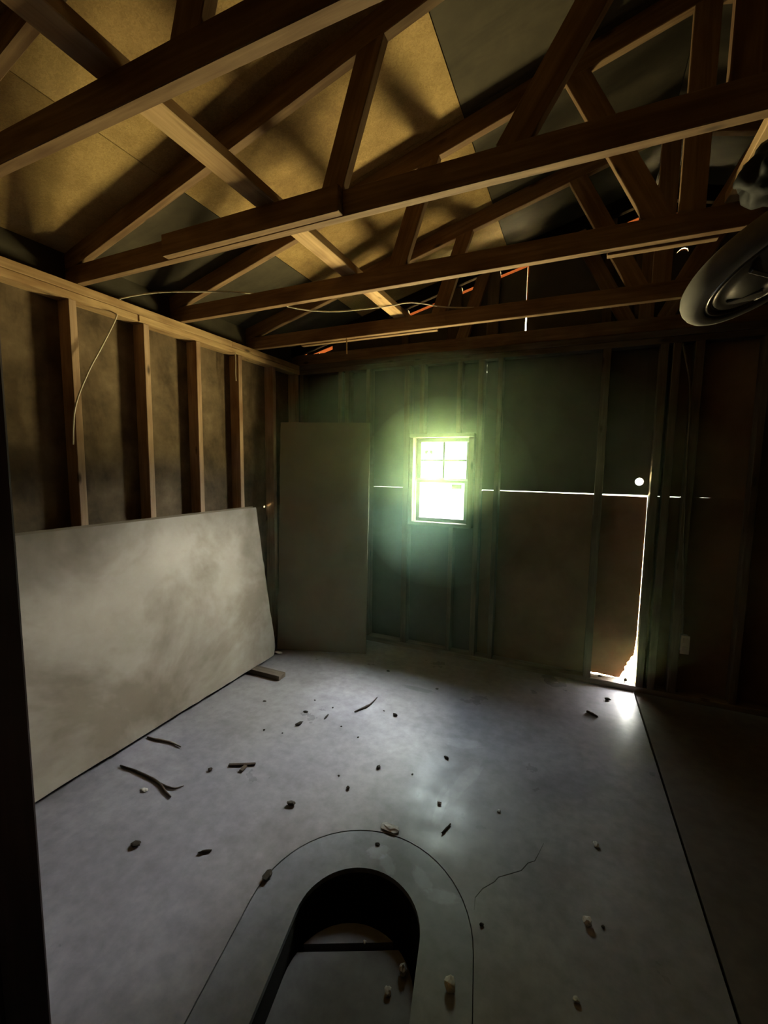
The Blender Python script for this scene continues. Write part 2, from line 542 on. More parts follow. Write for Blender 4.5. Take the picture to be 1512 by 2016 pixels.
bv = [bm.verts.new((x, y, z)) for z in (-0.66, -0.02) for x, y in ((xl - 0.01, yf - 0.01), (XR + 0.11, yf - 0.01), (XR + 0.11, yb + 0.01), (xl - 0.01, yb + 0.01))]
bm.faces.new(bv[:4])
for k in range(4):
    bm.faces.new((bv[k], bv[(k + 1) % 4], bv[4 + (k + 1) % 4], bv[4 + k]))
link('foundation', bm_mesh(bm, 'foundation'), 'dark_soil', floor)
# pit: wall, deep bottom, sunken infill slabs
def pit_wall(name, r, length, z0, z1, mat):
    pts = u_shape(r, length)
    bm = bmesh.new()
    A = [bm.verts.new((p.x, p.y, z1)) for p in pts]
    B = [bm.verts.new((p.x, p.y, z0)) for p in pts]
    for i in range(len(pts)):
        j = (i + 1) % len(pts)
        bm.faces.new((A[i], A[j], B[j], B[i]))
    bm.faces.new(B)
    bm.normal_update()
    bmesh.ops.triangulate(bm, faces=[f for f in bm.faces if len(f.verts) > 4])
    return link(name, bm_mesh(bm, name), mat, floor)
pit_wall('pit_wall', R_IN + 0.003, 1.302, -0.62, -0.021, 'dark_soil')
def infill(name, r, s0, s1, off, z, th):
    """part of a U-shaped slab between two stations along the pit axis (0 at the arc centre, minus toward the arc)"""
    pts = []
    n = 24
    for i in range(n + 1):
        a = math.pi * i / n
        st = -(r * math.sin(a)) + off
        pts.append((r * math.cos(a), st))
    pts += [(-r, 1.28), (r, 1.28)]
    # clip to s0..s1; the groove between the slabs runs a little askew
    SKEW = 0.25
    def clip(poly, keep, lim):
        out = []
        for i in range(len(poly)):
            p, q = poly[i], poly[(i + 1) % len(poly)]
            sp_, sq_ = p[1] + SKEW * p[0], q[1] + SKEW * q[0]
            kp, kq = keep(sp_), keep(sq_)
            if kp: out.append(p)
            if kp != kq:
                t = (lim - sp_) / (sq_ - sp_)
                out.append((p[0] + (q[0] - p[0]) * t, p[1] + (q[1] - p[1]) * t))
        return out
    pts = clip(pts, lambda s: s >= s0, s0)
    pts = clip(pts, lambda s: s <= s1, s1)
    return prism(name, [tuple(PC + PN * p[0] + PA * p[1]) for p in pts], 'z', z - th, z, 'pit_concrete', floor)
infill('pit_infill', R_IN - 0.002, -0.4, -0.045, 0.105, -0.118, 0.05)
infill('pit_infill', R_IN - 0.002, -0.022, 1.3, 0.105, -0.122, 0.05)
# crack running from the collar
def ribbon(name, pts, w, z, mat, parent):
    bm = bmesh.new()
    prev = None
    n = len(pts)
    for i, p in enumerate(pts):
        p = Vector(p)
        d = (Vector(pts[min(i + 1, n - 1)]) - Vector(pts[max(i - 1, 0)])).normalized()
        s = Vector((-d.y, d.x)) * w * (0.25 + 0.75 * math.sin(math.pi * (i + 0.5) / n)) * 0.5
        row = [bm.verts.new((p.x + s.x, p.y + s.y, z - 0.002)), bm.verts.new((p.x + s.x * 0.7, p.y + s.y * 0.7, z)),
               bm.verts.new((p.x - s.x * 0.7, p.y - s.y * 0.7, z)), bm.verts.new((p.x - s.x, p.y - s.y, z - 0.002))]
        if prev:
            for k in range(3):
                bm.faces.new((prev[k], prev[k + 1], row[k + 1], row[k]))
        prev = row
    return link(name, bm_mesh(bm, name), mat, parent)
ck = [(-0.255, 1.385), (-0.262, 1.43), (-0.245, 1.475), (-0.21, 1.52), (-0.20, 1.545), (-0.165, 1.575), (-0.125, 1.61),
      (-0.105, 1.655), (-0.082, 1.675), (-0.07, 1.72), (-0.056, 1.776)]
ribbon('crack', ck, 0.004, 0.0006, 'crack_dirt', floor)

# ------------------------------------------------------------------ left wall
def stud_z(parent, x0, x1, y0, y1, mat='stud_wood', z0=0.04, z1=ZP0, name='stud'):
    return box(name, x0, x1, y0, y1, z0, z1, mat, parent)

wall_left = tag(empty('wall_left', (XL, 0.4, 0)), 'open stud wall with brown fibreboard on the left', kind='structure')
for y in (-2.2, -1.79, -1.39, -0.98, -0.58, -0.18, 0.22, 0.61, 1.02, 1.425, 1.83, 2.21, 2.60, 2.995, 3.32):
    stud_z(wall_left, XL - SD, XL, y - 0.019, y + 0.019)
seams = [YF - 0.102, -1.41, -0.19, 1.03, 2.25, YB + 0.10]
for i in range(5):
    if seams[i] < 2.955 < seams[i + 1]:
        # light hole through the last panel: cut the panel round a small notch
        ya, yb_, hz, hw = seams[i] + 0.001, seams[i + 1], 1.178, 0.0075
        prism('sheathing_panel', [(ya, 0), (yb_, 0), (yb_, hz), (2.9625, hz), (2.9625, hz - hw), (2.9475, hz - hw), (2.9475, hz), (ya, hz)], 'x', XL - SD - 0.012, XL - SD, 'wall_fibreboard', wall_left)
        prism('sheathing_panel', [(ya, hz), (2.9475, hz), (2.9475, hz + hw), (2.9625, hz + hw), (2.9625, hz), (yb_, hz), (yb_, 2.43), (ya, 2.43)], 'x', XL - SD - 0.012, XL - SD, 'wall_fibreboard', wall_left)
    else:
        box('sheathing_panel', XL - SD - 0.012, XL - SD, seams[i] + 0.001, seams[i + 1] - 0.001, 0, 2.43, 'wall_fibreboard', wall_left, 0.001)
box('bottom_plate', XL - SD, XL, YF, YB + SD, 0, 0.04, 'grey_wood', wall_left)
box('top_plate', XL - SD, XL, YF, 1.78, ZP0, 2.373, 'plate_wood', wall_left)
box('top_plate', XL - SD, XL + 0.003, 1.785, YB, ZP0 + 0.002, 2.374, 'plate_wood', wall_left)
box('top_plate', XL - SD - 0.002, XL + 0.004, YF, 2.52, 2.375, ZP1 - 0.002, 'plate_wood', wall_left)
box('top_plate', XL - SD, XL + 0.001, 2.523, YB + SD, 2.376, ZP1 - 0.002, 'plate_wood', wall_left)

# ------------------------------------------------------------------ back wall
wall_back = tag(empty('wall_back', (0.3, YB, 0)), 'open stud back wall with dark sheathing and light gaps', kind='structure')
YS0, YS1 = YB + SD, YB + SD + 0.012
for x, w in ((-2.33, 0.038), (-1.93, 0.038), (-1.865, 0.038), (-1.66, 0.038), (-1.31, 0.05), (-0.72, 0.04), (-0.578, 0.036), (0.118, 0.05), (0.447, 0.045), (0.515, 0.045),
             (0.635, 0.05), (0.97, 0.038), (1.38, 0.038), (1.79, 0.038), (2.2, 0.038), (2.6, 0.038), (2.98, 0.038)):
    stud_z(wall_back, x - w / 2, x + w / 2, YB, YS0, 'weathered_stud')
stud_z(wall_back, -0.935, -0.90, YB, YS0, 'weathered_stud', z0=0.04, z1=1.06, name='cripple_stud')
stud_z(wall_back, -1.20, -1.165, YB, YS0, 'weathered_stud', z0=1.80, z1=ZP0, name='cripple_stud')
stud_z(wall_back, -0.90, -0.865, YB, YS0, 'weathered_stud', z0=1.80, z1=ZP0, name='cripple_stud')
box('bottom_plate', XL, XR, YB, YS0, 0, 0.04, 'grey_wood', wall_back)
box('top_plate', XL, XR, YB, YS0, ZP0, 2.375, 'weathered_stud', wall_back)
box('top_plate', XL, XR, YB - 0.002, YS0, 2.377, ZP1, 'weathered_stud', wall_back)
WX0, WX1, WZ0, WZ1 = -1.245, -0.79, 1.09, 1.765      # hole in the sheathing for the window
zt = 2.43
UP = 'dark_sheathing'
def sp(pts, mat): return prism('sheathing_panel', pts, 'y', YS0 + 0.0005, YS1, mat, wall_back)
sp([(XL - 0.1, 1.358), (-1.916, 1.358), (-1.916, zt), (XL - 0.1, zt)], UP)
sp([(-1.914, 1.360), (WX0, 1.360), (WX0, WZ1), (WX1, WZ1), (WX1, 1.362), (-0.6945, 1.362), (-0.6945, 2.03), (-0.6949, 2.04), (-0.6949, 2.25), (-0.6965, 2.256), (-0.6965, 2.266), (-0.6947, 2.27), (-0.6947, 2.30), (-0.6962, 2.303), (-0.6962, 2.312), (-0.6945, 2.32), (-0.6945, zt), (-1.914, zt)], UP)
HX, HZ, HR = 0.368, 1.452, 0.026
ring = [(HX + HR * math.cos(a), HZ + HR * math.sin(a)) for a in [math.pi * 2 * k / 16 for k in range(17)]]
sp([(-0.694, 1.362), (HX, 1.361)] + [(HX + HR * math.sin(math.pi * k / 8) * -1, HZ - HR * math.cos(math.pi * k / 8)) for k in range(9)] + [(HX, zt), (-0.694, zt)], UP)
sp([(HX, 1.361), (0.432, 1.3605), (0.436, 1.358), (0.524, 1.3575), (0.524, zt), (HX, zt)] + [(HX + HR * math.sin(math.pi * k / 8), HZ + HR * math.cos(math.pi * k / 8)) for k in range(9)], UP)
sp([(0.525, 1.3575), (1.744, 1.357), (1.744, zt), (0.525, zt)], 'brown_sheathing')
sp([(1.745, 1.357), (XR + 0.1, 1.357), (XR + 0.1, zt), (1.745, zt)], UP)
sp([(XL - 0.1, 0), (-1.916, 0), (-1.916, 1.3575), (XL - 0.1, 1.3575)], UP)
sp([(-1.914, 0), (-0.696, 0), (-0.696, 1.352), (WX1, 1.352), (WX1, WZ0), (WX0, WZ0), (WX0, 1.3575), (-1.62, 1.3582), (-1.914, 1.359)], UP)
sp([(-0.6955, 0), (0.125, 0), (0.125, 1.354), (-0.25, 1.3565), (-0.6955, 1.357)], 'brown_sheathing')
# torn russet panel beside the corner stud
torn = [(0.1265, 0.047), (0.16, 0.046), (0.19, 0.051), (0.215, 0.045), (0.25, 0.046), (0.285, 0.043), (0.31, 0.041), (0.335, 0.046),
        (0.345, 0.075), (0.352, 0.092), (0.366, 0.105), (0.360, 0.128), (0.377, 0.150), (0.374, 0.165), (0.391, 0.185), (0.397, 0.21), (0.413, 0.225),
        (0.4225, 0.36), (0.4241, 0.6), (0.4244, 0.9), (0.4243, 1.25), (0.4225, 1.349), (0.30, 1.351), (0.1265, 1.353)]
t = sp(torn, 'russet_panel'); t['label'] = 'russet panel with a torn lower corner letting daylight in'
sp([(0.432, 0), (1.744, 0), (1.744, 1.3565), (0.97, 1.3571), (0.90, 1.3569), (0.80, 1.3571), (0.735, 1.3564), (0.70, 1.3573), (0.62, 1.3572), (0.60, 1.354), (0.545, 1.3542), (0.525, 1.3574), (0.432, 1.352)], 'brown_sheathing')
sp([(1.745, 0), (XR + 0.1, 0), (XR + 0.1, 1.3565), (1.745, 1.3565)], 'dark_sheathing')
# gable above: sheathing, a light gap along the rake, rake boards, studs
def rake_z(x):
    xx = x if x <= XM else 2 * XM - x
    return 2.553 + 0.254 * (xx + 2.137)
def gab(x0, x1, mat='dark_sheathing', dz=0.0):
    return sp([(x0, 2.432), (x1, 2.432), (x1, rake_z(x1) - dz), (x0, rake_z(x0) - dz)], mat)
gab(XL - 0.02, -2.20, dz=0.0)
gab(-2.20, -2.06, dz=0.018)
gab(-2.06, -1.46, dz=-0.012)
gab(-1.46, -0.4305, dz=0.008)
gab(-0.4215, 0.19, dz=-0.012)
gab(0.19, 0.3365, dz=0.004)
# torn spot near the ridge: the panel is split along a jagged line with a crescent hole
cres = [(0.478, 2.906), (0.492, 2.917), (0.505, 2.924), (0.520, 2.925), (0.535, 2.919), (0.546, 2.908)]
cres_up = [(0.478, 2.906), (0.490, 2.923), (0.505, 2.935), (0.522, 2.938), (0.540, 2.929), (0.546, 2.908)]
sp([(0.3395, 2.432), (0.60, 2.432), (0.60, 2.906)] + cres[::-1] + [(0.3395, 2.906)], 'dark_sheathing')
sp([(0.3395, 2.906)] + cres_up + [(0.60, 2.906), (0.60, rake_z(0.60) - 0.004), (XM + 0.0095, rake_z(XM) - 0.004)], 'dark_sheathing')
# narrow strips that close the panel joint except for one short slit
sp([(0.3366, 2.432), (0.3394, 2.432), (0.3394, 2.925), (0.3366, 2.925)], 'dark_sheathing')
sp([(0.3366, 2.985), (0.3394, 2.985), (0.3394, rake_z(XM) - 0.004), (0.3366, rake_z(XM) - 0.004)], 'dark_sheathing')
gab(0.60, XR + 0.02, dz=-0.012)
def rk(x0, x1):
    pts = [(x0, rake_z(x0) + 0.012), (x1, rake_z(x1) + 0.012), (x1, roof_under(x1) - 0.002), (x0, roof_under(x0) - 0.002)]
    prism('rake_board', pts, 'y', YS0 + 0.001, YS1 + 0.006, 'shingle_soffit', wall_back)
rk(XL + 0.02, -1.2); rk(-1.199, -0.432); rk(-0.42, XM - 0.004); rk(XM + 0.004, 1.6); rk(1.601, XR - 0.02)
for x, w in ((-1.36, 0.05), (-0.952, 0.10), (-0.66, 0.085), (0.10, 0.06), (0.285, 0.06), (0.75, 0.09), (1.2, 0.09), (1.7, 0.09), (2.2, 0.09)):
    stud_z(wall_back, x - w / 2, x + w / 2, YS0 - 0.04, YS0, 'weathered_stud', z0=2.51, z1=chord_under(x) + 0.01, name='gable_stud')

# ------------------------------------------------------------------ right and front walls (mostly out of view)
wall_right = tag(empty('wall_right', (XR, 0.4, 0)), 'open stud wall on the right, out of the picture', kind='structure')
for k in range(15):
    y = YF + 0.15 + k * 0.406
    stud_z(wall_right, XR, XR + SD, y - 0.019, y + 0.019, 'weathered_stud')
for i in range(5):
    box('sheathing_panel', XR + SD, XR + SD + 0.012, seams[i] + 0.001, seams[i + 1] - 0.001, 0, 2.43, 'wall_fibreboard', wall_right, 0.001)
box('bottom_plate', XR, XR + SD, YF, YB + SD, 0, 0.04, 'grey_wood', wall_right)
box('top_plate', XR, XR + SD, YF, YB + SD, ZP0, ZP1, 'weathered_stud', wall_right)
wall_front = tag(empty('wall_front', (0.3, YF, 0)), 'closed front wall behind the camera', kind='structure')
for k in range(14):
    x = XL + 0.02 + k * 0.406
    stud_z(wall_front, x - 0.019, x + 0.019, YF - SD, YF, 'weathered_stud')
fx = [XL - 0.1, -1.2, 0.02, 1.24, 2.46, XR + 0.1]
for i in range(5):
    box('sheathing_panel', fx[i] + 0.001, fx[i + 1] - 0.001, YF - SD - 0.012, YF - SD, 0, 2.43, 'tar_paper', wall_front, 0.001)
prism('gable_panel', [(XL - 0.1, 2.431), (XR + 0.1, 2.431), (XR + 0.1, roof_under(XR + 0.1)), (XM, roof_under(XM)), (XL - 0.1, roof_under(XL - 0.1))], 'y', YF - SD - 0.012, YF - SD, 'tar_paper', wall_front)
box('top_plate', XL, XR, YF - SD, YF, ZP0, ZP1, 'weathered_stud', wall_front)
# outer siding that backs the panel seams
box('siding', XL - SD - 0.022, XL - SD - 0.0135, YF - 0.13, 2.93, -0.02, 2.44, 'tar_paper', wall_left, 0)
box('siding', XR + SD + 0.0135, XR + SD + 0.022, YF - 0.13, YS1 + 0.01, -0.02, 2.44, 'tar_paper', wall_right, 0)
box('siding', XL - 0.12, XR + 0.12, YF - SD - 0.022, YF - SD - 0.0135, -0.02, 2.44, 'tar_paper', wall_front, 0)

# dark post of the opening the picture is taken from
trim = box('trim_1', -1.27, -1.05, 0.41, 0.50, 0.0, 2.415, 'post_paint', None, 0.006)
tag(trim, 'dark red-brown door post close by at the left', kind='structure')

# ------------------------------------------------------------------ roof deck
ceiling = tag(empty('ceiling', (XM, 0.4, 2.6)), 'underside of the gabled roof deck', kind='structure')
def deck(x0, x1, y0, y1, mat, name='roof_panel', lift=0.0, th=0.012):
    xm, ym = (x0 + x1) / 2, (y0 + y1) / 2
    s = SLOPE if xm < XM else -SLOPE
    n = Vector((-s, 0, 1)).normalized()
    L = (x1 - x0) * math.sqrt(1 + s * s)
    c = Vector((xm, ym, roof_under(xm))) + n * (th / 2 + lift)
    X = Vector((1, 0, s)).normalized()
    Y = Vector((0, 1, 0))
    mw = Matrix(((X.x, Y.x, n.x, c.x), (X.y, Y.y, n.y, c.y), (X.z, Y.z, n.z, c.z), (0, 0, 0, 1)))
    return link(name, box_mesh(name, L, y1 - y0, th, 0.001), mat, ceiling, mw)
rows = [(YF - 0.3, -0.392), (-0.389, 2.048), (2.051, YS1 + 0.004)]
rows_eave = [(YF - 0.3, -0.972), (-0.969, 1.468), (1.471, YS1 + 0.004)]        # eave course is staggered
colsL = [(-2.86, -1.7315, 'grey_ply'), (-1.7285, -0.5615, 'osb'), (-0.5585, XM - 0.001, 'grey_ply')]
for y0, y1 in rows:
    for x0, x1, mm in colsL:
        if x0 < -2:
            continue
        deck(x0, x1, y0, y1, mm)
        deck(2 * XM - x1, 2 * XM - x0, y0, y1, mm)
for y0, y1 in rows_eave:
    x0, x1, mm = colsL[0]
    mm = 'osb' if y1 < 2 else mm
    deck(x0, x1, y0, y1, mm)
    deck(2 * XM - x1, 2 * XM - x0, y0, y1, mm)
for x0, x1, mm in colsL:
    a = deck(x0, x1, YS1 + 0.006, YS1 + 0.50, 'shingle_soffit', 'overhang_board')
    b2 = deck(2 * XM - x1, 2 * XM - x0, YS1 + 0.006, YS1 + 0.50, 'shingle_soffit', 'overhang_board')
    for q in (a, b2): q['label'] = 'orange-red painted roof overhang outside the gable'
for sgn in (1, -1):
    f = (lambda x: x) if sgn == 1 else (lambda x: 2 * XM - x)
    xs = [f(-2.88), f(-0.56), f(XM - 0.002)]
    for a_, b_ in ((xs[0], xs[1]), (xs[1], xs[2])):
        q = beam('barge_board', (a_, YS1 + 0.488, roof_under(a_) - 0.125), (b_, YS1 + 0.488, roof_under(b_) - 0.125), 0.02, 0.26, 'barge_paint', ceiling)
        q['label'] = 'orange-red painted barge board outside the gable'
deck(-2.9, XM + 0.0, YF - 0.32, YS1 + 0.52, 'black_plastic', 'roofing', 0.013, 0.006)
deck(XM, 2 * XM + 2.9, YF - 0.32, YS1 + 0.52, 'black_plastic', 'roofing', 0.013, 0.006)
box('ridge_cap', XM - 0.12, XM + 0.12, YF - 0.32, YS1 + 0.52, roof_under(XM) + 0.004, roof_under(XM) + 0.06, 'black_plastic', ceiling, 0.001)
# eave blocks that close the gap above the plates
for x in (XL - SD - 0.006, XR + SD + 0.006):
    box('eave_board', x - 0.008, x + 0.008, YF - 0.1, YS1, ZP1 - 0.02, roof_under(x) + 0.006, 'grey_ply', ceiling, 0.001)

# ------------------------------------------------------------------ roof trusses
def truss(y, label, scabs=(), kind='ridge', wd='truss_wood'):
    root = tag(empty('roof_truss', (XM, y, 2.42)), label, 'roof truss', 'roof trusses across the garage')
    T = 0.038
    beam('bottom_chord', (XL - 0.10, y, 2.4645), (0.62, y, 2.4645), T, 0.089, 'truss_wood', root)
    beam('bottom_chord', (0.623, y, 2.4645), (XR + 0.10, y, 2.4645), T, 0.089, 'truss_wood', root)
    hv = CV / 2
    beam('top_chord', (XL - 0.42, y, chord_under(XL - 0.42) + hv), (XM - 0.004, y, chord_under(XM) + hv), T, 0.089, wd, root)
    beam('top_chord', (XM + 0.004, y, chord_under(XM) + hv), (XR + 0.42, y, chord_under(XR + 0.42) + hv), T, 0.089, wd, root)
    def web(xa, za, xb, zb, name='web', w=0.089):
        for m in (0, 1):
            f = (lambda x: x) if m == 0 else (lambda x: 2 * XM - x)
            beam(name, (f(xa), y, za), (f(xb), y, zb), T * 0.96, w, 'truss_wood', root, up=(1, 0, 0))
    web(-0.885, 2.49, -0.715, chord_under(-0.715) + 0.03)
    if kind == 'ridge':
        web(-0.255, 2.49, 0.215, chord_under(0.215) + 0.03)
    else:
        web(-0.115, chord_under(-0.115) + 0.03, 0.232, 2.49)
    beam('king_post', (XM, y, 2.49), (XM, y, chord_under(XM) + 0.02), T * 0.96, 0.085, 'truss_wood', root, up=(1, 0, 0))
    for (x0, x1, side_, dz) in scabs:
        yy = y + side_ * 0.039
        beam('splice_board', (x0, yy, 2.4645 + dz), (x1, yy, 2.4645 + dz), 0.036, 0.089, 'truss_wood', root)
    return root
truss(0.2, 'roof truss almost straight overhead, nearer than all the others')
truss(0.83, 'second-nearest roof truss, its thick beam crossing the top left corner')
truss(1.47, 'roof truss with a spliced bottom beam, crossing above the white cable bend', [(-1.70, -0.825, -1, 0.0)])
truss(2.09, 'roof truss third from the back wall, right above the window, behind the spliced one', [(0.05, 0.43, 1, -0.008)], 'post')
truss(2.78, 'roof truss nearest to the back wall, with orange light dashes behind it', [(-1.95, -0.90, 1, -0.006)], 'post')
truss(-0.5, 'roof truss behind the camera')
truss(-1.3, 'roof truss near the front wall')
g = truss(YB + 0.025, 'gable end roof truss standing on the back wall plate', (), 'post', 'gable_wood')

def thing_beam(name, p0, p1, w, t, mat, label, cat, up=(0, 0, 1), group=None):
    return tag(beam(name, p0, p1, w, t, mat, None, up), label, cat, group)
thing_beam('lateral_brace', (-1.145, -1.4, 2.529), (-1.145, 2.93, 2.529), 0.089, 0.038, 'plate_wood', 'long pale board laid across the trusses on the left side', 'brace')
thing_beam('lateral_brace', (0.465, -1.4, 2.529), (0.465, 2.2, 2.529), 0.075, 0.038, 'plate_wood', 'pale board laid across the trusses above the hanging wheel', 'brace')

# ------------------------------------------------------------------ window
win = tag(empty('window_1', (-1.018, YB, 1.06)), 'small double-hung window in the back wall', kind='structure')
box('casing', -1.277, -1.246, YB - 0.012, YS0 + 0.02, 1.062, 1.766, 'trim_wood', win)
box('casing', -0.793, -0.752, YB - 0.012, YS0 + 0.02, 1.062, 1.766, 'trim_wood', win)
box('head_casing', -1.277, -0.752, YB - 0.014, YS0 + 0.02, 1.768, 1.796, 'trim_wood', win)
box('sill', -1.262, -0.765, YB - 0.014, YS0 + 0.02, 1.060, 1.0895, 'trim_wood', win)
def sash(name, x0, x1, z0, z1, y0, y1, fr, bot, top):
    r = link(name, box_mesh(name, x1 - x0, y1 - y0, bot, 0.003), 'white_vinyl', win, Matrix.Translation(((x0 + x1) / 2, (y0 + y1) / 2, z0 + bot / 2)))
    box('rail', x0, x1, y0, y1, z1 - top, z1, 'white_vinyl', r)
    box('stile', x0, x0 + fr, y0, y1, z0 + bot, z1 - top, 'white_vinyl', r)
    box('stile', x1 - fr, x1, y0, y1, z0 + bot, z1 - top, 'white_vinyl', r)
    box('pane', x0 + fr * 0.8, x1 - fr * 0.8, (y0 + y1) / 2 - 0.002, (y0 + y1) / 2 + 0.002, z0 + bot * 0.8, z1 - top * 0.8, 'window_glass', r, 0)
    return r
us = sash('upper_sash', -1.242, -0.796, 1.418, 1.764, 3.432, 3.456, 0.034, 0.024, 0.030)
ls = sash('lower_sash', -1.238, -0.800, 1.091, 1.432, 3.404, 3.428, 0.034, 0.028, 0.026)
box('muntin', -1.023, -1.007, 3.432, 3.450, 1.442, 1.736, 'muntin_vinyl', us, 0.001)
box('muntin', -1.208, -0.830, 3.432, 3.450, 1.580, 1.596, 'muntin_vinyl', us, 0.001)
link('sash_lock', box_mesh('sash_lock', 0.05, 0.02, 0.016, 0.005), 'white_vinyl', ls, Matrix.Translation((-1.019, 3.418, 1.439)))
def sticker_obj(pts, mat, par, y, lab=None):
    s = prism('sticker', pts, 'y', y, y + 0.0006, mat, par)
    if lab: s['label'] = lab
yu = 3.4395
sticker_obj([(-1.178, 1.668), (-1.146, 1.668), (-1.160, 1.641), (-1.178, 1.641)], 'sticker_blue', us, yu, 'blue printed block on the window label')
sticker_obj([(-1.140, 1.668), (-1.112, 1.668), (-1.112, 1.641), (-1.128, 1.641), (-1.136, 1.650)], 'sticker_blue', us, yu, 'blue printed block on the window label')
sticker_obj([(-1.175, 1.694), (-1.152, 1.694), (-1.152, 1.690), (-1.175, 1.690)], 'sticker_green', us, yu)
sticker_obj([(-1.145, 1.694), (-1.120, 1.694), (-1.120, 1.690), (-1.145, 1.690)], 'sticker_green', us, yu)
sticker_obj([(-0.938, 1.397), (-0.856, 1.397), (-0.856, 1.362), (-0.938, 1.362)], 'sticker_green', ls, 3.4125, 'grey-green label in the corner of the lower pane')

# ------------------------------------------------------------------ leaning sheets
def leaning_sheet(name, foot_a, foot_b, top_a, top_b, th, mat, label, cat, chip=None, seed=1, group=None):
    """rectangular sheet given by four corners (feet a,b; tops a,b), with a slightly ragged rim"""
    fa, fb, ta, tb = map(Vector, (foot_a, foot_b, top_a, top_b))
    U = (fb - fa).normalized()
    W = (ta - fa) - U * (ta - fa).dot(U)
    hgt = W.length
    W.normalize()
    N = U.cross(W).normalized()
    Lg = (fb - fa).length
    outline = []
    nx, nz = 40, 20
    for i in range(nx): outline.append((Lg * i / nx, 0))
    for i in range(nz): outline.append((Lg, hgt * i / nz))
    for i in range(nx): outline.append((Lg * (1 - i / nx), hgt))
    for i in range(nz): outline.append((0, hgt * (1 - i / nz)))
    rr = random.Random(seed)
    pts = []
    for (u, w) in outline:
        du = rr.uniform(-1, 1) * 0.0025
        dw = rr.uniform(-1, 1) * 0.0018
        pts.append((u + du, w + (dw if w < hgt else dw * 0.3)))
    if chip:
        pts = chip(pts, Lg, hgt)
    bm = bmesh.new()
    A = [bm.verts.new((p[0], p[1], 0)) for p in pts]
    B = [bm.verts.new((p[0], p[1], th)) for p in pts]
    bm.faces.new(A[::-1]); bm.faces.new(B)
    for i in range(len(pts)):
        j = (i + 1) % len(pts)
        bm.faces.new((A[i], A[j], B[j], B[i]))
    bm.normal_update()
    bmesh.ops.triangulate(bm, faces=[f for f in bm.faces if len(f.verts) > 4])
    mw = Matrix(((U.x, W.x, N.x, fa.x), (U.y, W.y, N.y, fa.y), (U.z, W.z, N.z, fa.z), (0, 0, 0, 1)))
    o = link(name, bm_mesh(bm, name), mat, None, mw)
    return tag(o, label, cat, group)

def chipped(pts, L, h):
    out = []
    for u, w in pts:
        if u > L - 0.05 and w < 0.10:            # broken lower far corner
            k = (0.10 - w) / 0.10
            u = min(u, L - 0.035 * k * k)
        if u > L - 0.01 and 0.25 < w < 0.9:
            u -= 0.006 * abs(math.sin(w * 31))
        out.append((u, w))
    return out
# sheet in front: 4x8 ft, foot on the floor, top against the studs
leaning_sheet('drywall_sheet', (-2.128, 0.275, 0.032), (-2.150, 2.712, 0.032), (-2.311, 0.275, 1.196), (-2.315, 2.712, 1.184), 0.013, 'drywall',
              'big pale stained wallboard sheet leaning on its long edge against the left wall', 'sheet', chipped, 3)
leaning_sheet('plywood_sheet', (-2.150, 0.29, 0.030), (-2.172, 2.70, 0.030), (-2.326, 0.29, 1.206), (-2.330, 2.76, 1.198), 0.010, 'door_slab',
              'thin sheet hidden behind the pale wallboard, only its top edge showing', 'sheet', None, 5)
# tall narrow slab leaning in the back corner
leaning_sheet('tall_panel', (-2.235, 2.865, 0.004), (-1.535, 3.105, 0.004), (-2.285, 3.000, 1.880), (-1.590, 3.235, 1.880), 0.03, 'door_slab',
              'tall plain tan panel standing upright in the back left corner', 'panel', None, 9)

# ------------------------------------------------------------------ cables
tag(tube('white_cable', [(-2.335, 1.380, 1.62), (-2.31, 1.385, 1.80), (-2.30, 1.45, 1.98), (-2.30, 1.535, 2.14), (-2.315, 1.625, 2.305), (-2.362, 1.65, 2.345), (-2.365, 1.665, 2.405),
                         (-2.33, 1.69, 2.432), (-2.20, 1.79, 2.475), (-2.02, 1.92, 2.50), (-1.86, 2.07, 2.525), (-1.74, 2.20, 2.53), (-1.69, 2.31, 2.50), (-1.49, 2.46, 2.495),
                         (-1.16, 2.53, 2.502), (-1.0, 2.60, 2.53), (-0.82, 2.745, 2.525), (-0.66, 2.80, 2.52)], 0.0042, 'cable_jacket', None, 8, 6),
    'thin pale cable looping over the left wall plate and along the trusses', 'cable')
tag(tube('cable_end', [(-2.335, 2.535, ZP0 + 0.003), (-2.332, 2.533, 2.26), (-2.334, 2.532, 2.19), (-2.333, 2.534, 2.14)], 0.0035, 'cable_jacket', None, 6, 4),
    'short pale cable end hanging under the left wall plate near the corner', 'cable')
tag(tube('wall_cable', [(0.540, YB - 0.006, 2.325), (0.562, YB - 0.012, 2.22), (0.592, YB - 0.014, 2.08), (0.604, YB - 0.008, 1.92), (0.612, YB - 0.007, 1.62), (0.63, YB - 0.007, 1.1),
                        (0.655, YB - 0.007, 0.7), (0.668, YB - 0.006, 0.46)], 0.006, 'dark_cable', None, 8, 6),
    'brown cable running down the back wall stud to the outlet box', 'cable')
# outlet
ob = tag(empty('outlet_box', (0.682, YB, 0.335)), 'small pale outlet box on a back wall stud', 'outlet')
box('body', 0.664, 0.705, YB - 0.02, YB + 0.03, 0.338, 0.452, 'galvanised', ob, 0.004)
box('cover_plate', 0.660, 0.709, YB - 0.025, YB - 0.0195, 0.333, 0.457, 'outlet_plastic', ob, 0.003)
for z in (0.368, 0.424):
    link('socket', box_mesh('socket', 0.028, 0.006, 0.032, 0.008), 'outlet_plastic', ob, Matrix.Translation((0.6845, YB - 0.0265, z)))
# thin strip dangling from the back truss
thing_beam('wood_strip', (-1.548, 2.775, 2.422), (-1.546, 2.775, 2.315), 0.007, 0.006, 'plate_wood', 'thin wooden strip dangling from the truss nearest the back wall', 'wood strip', up=(0, 1, 0))

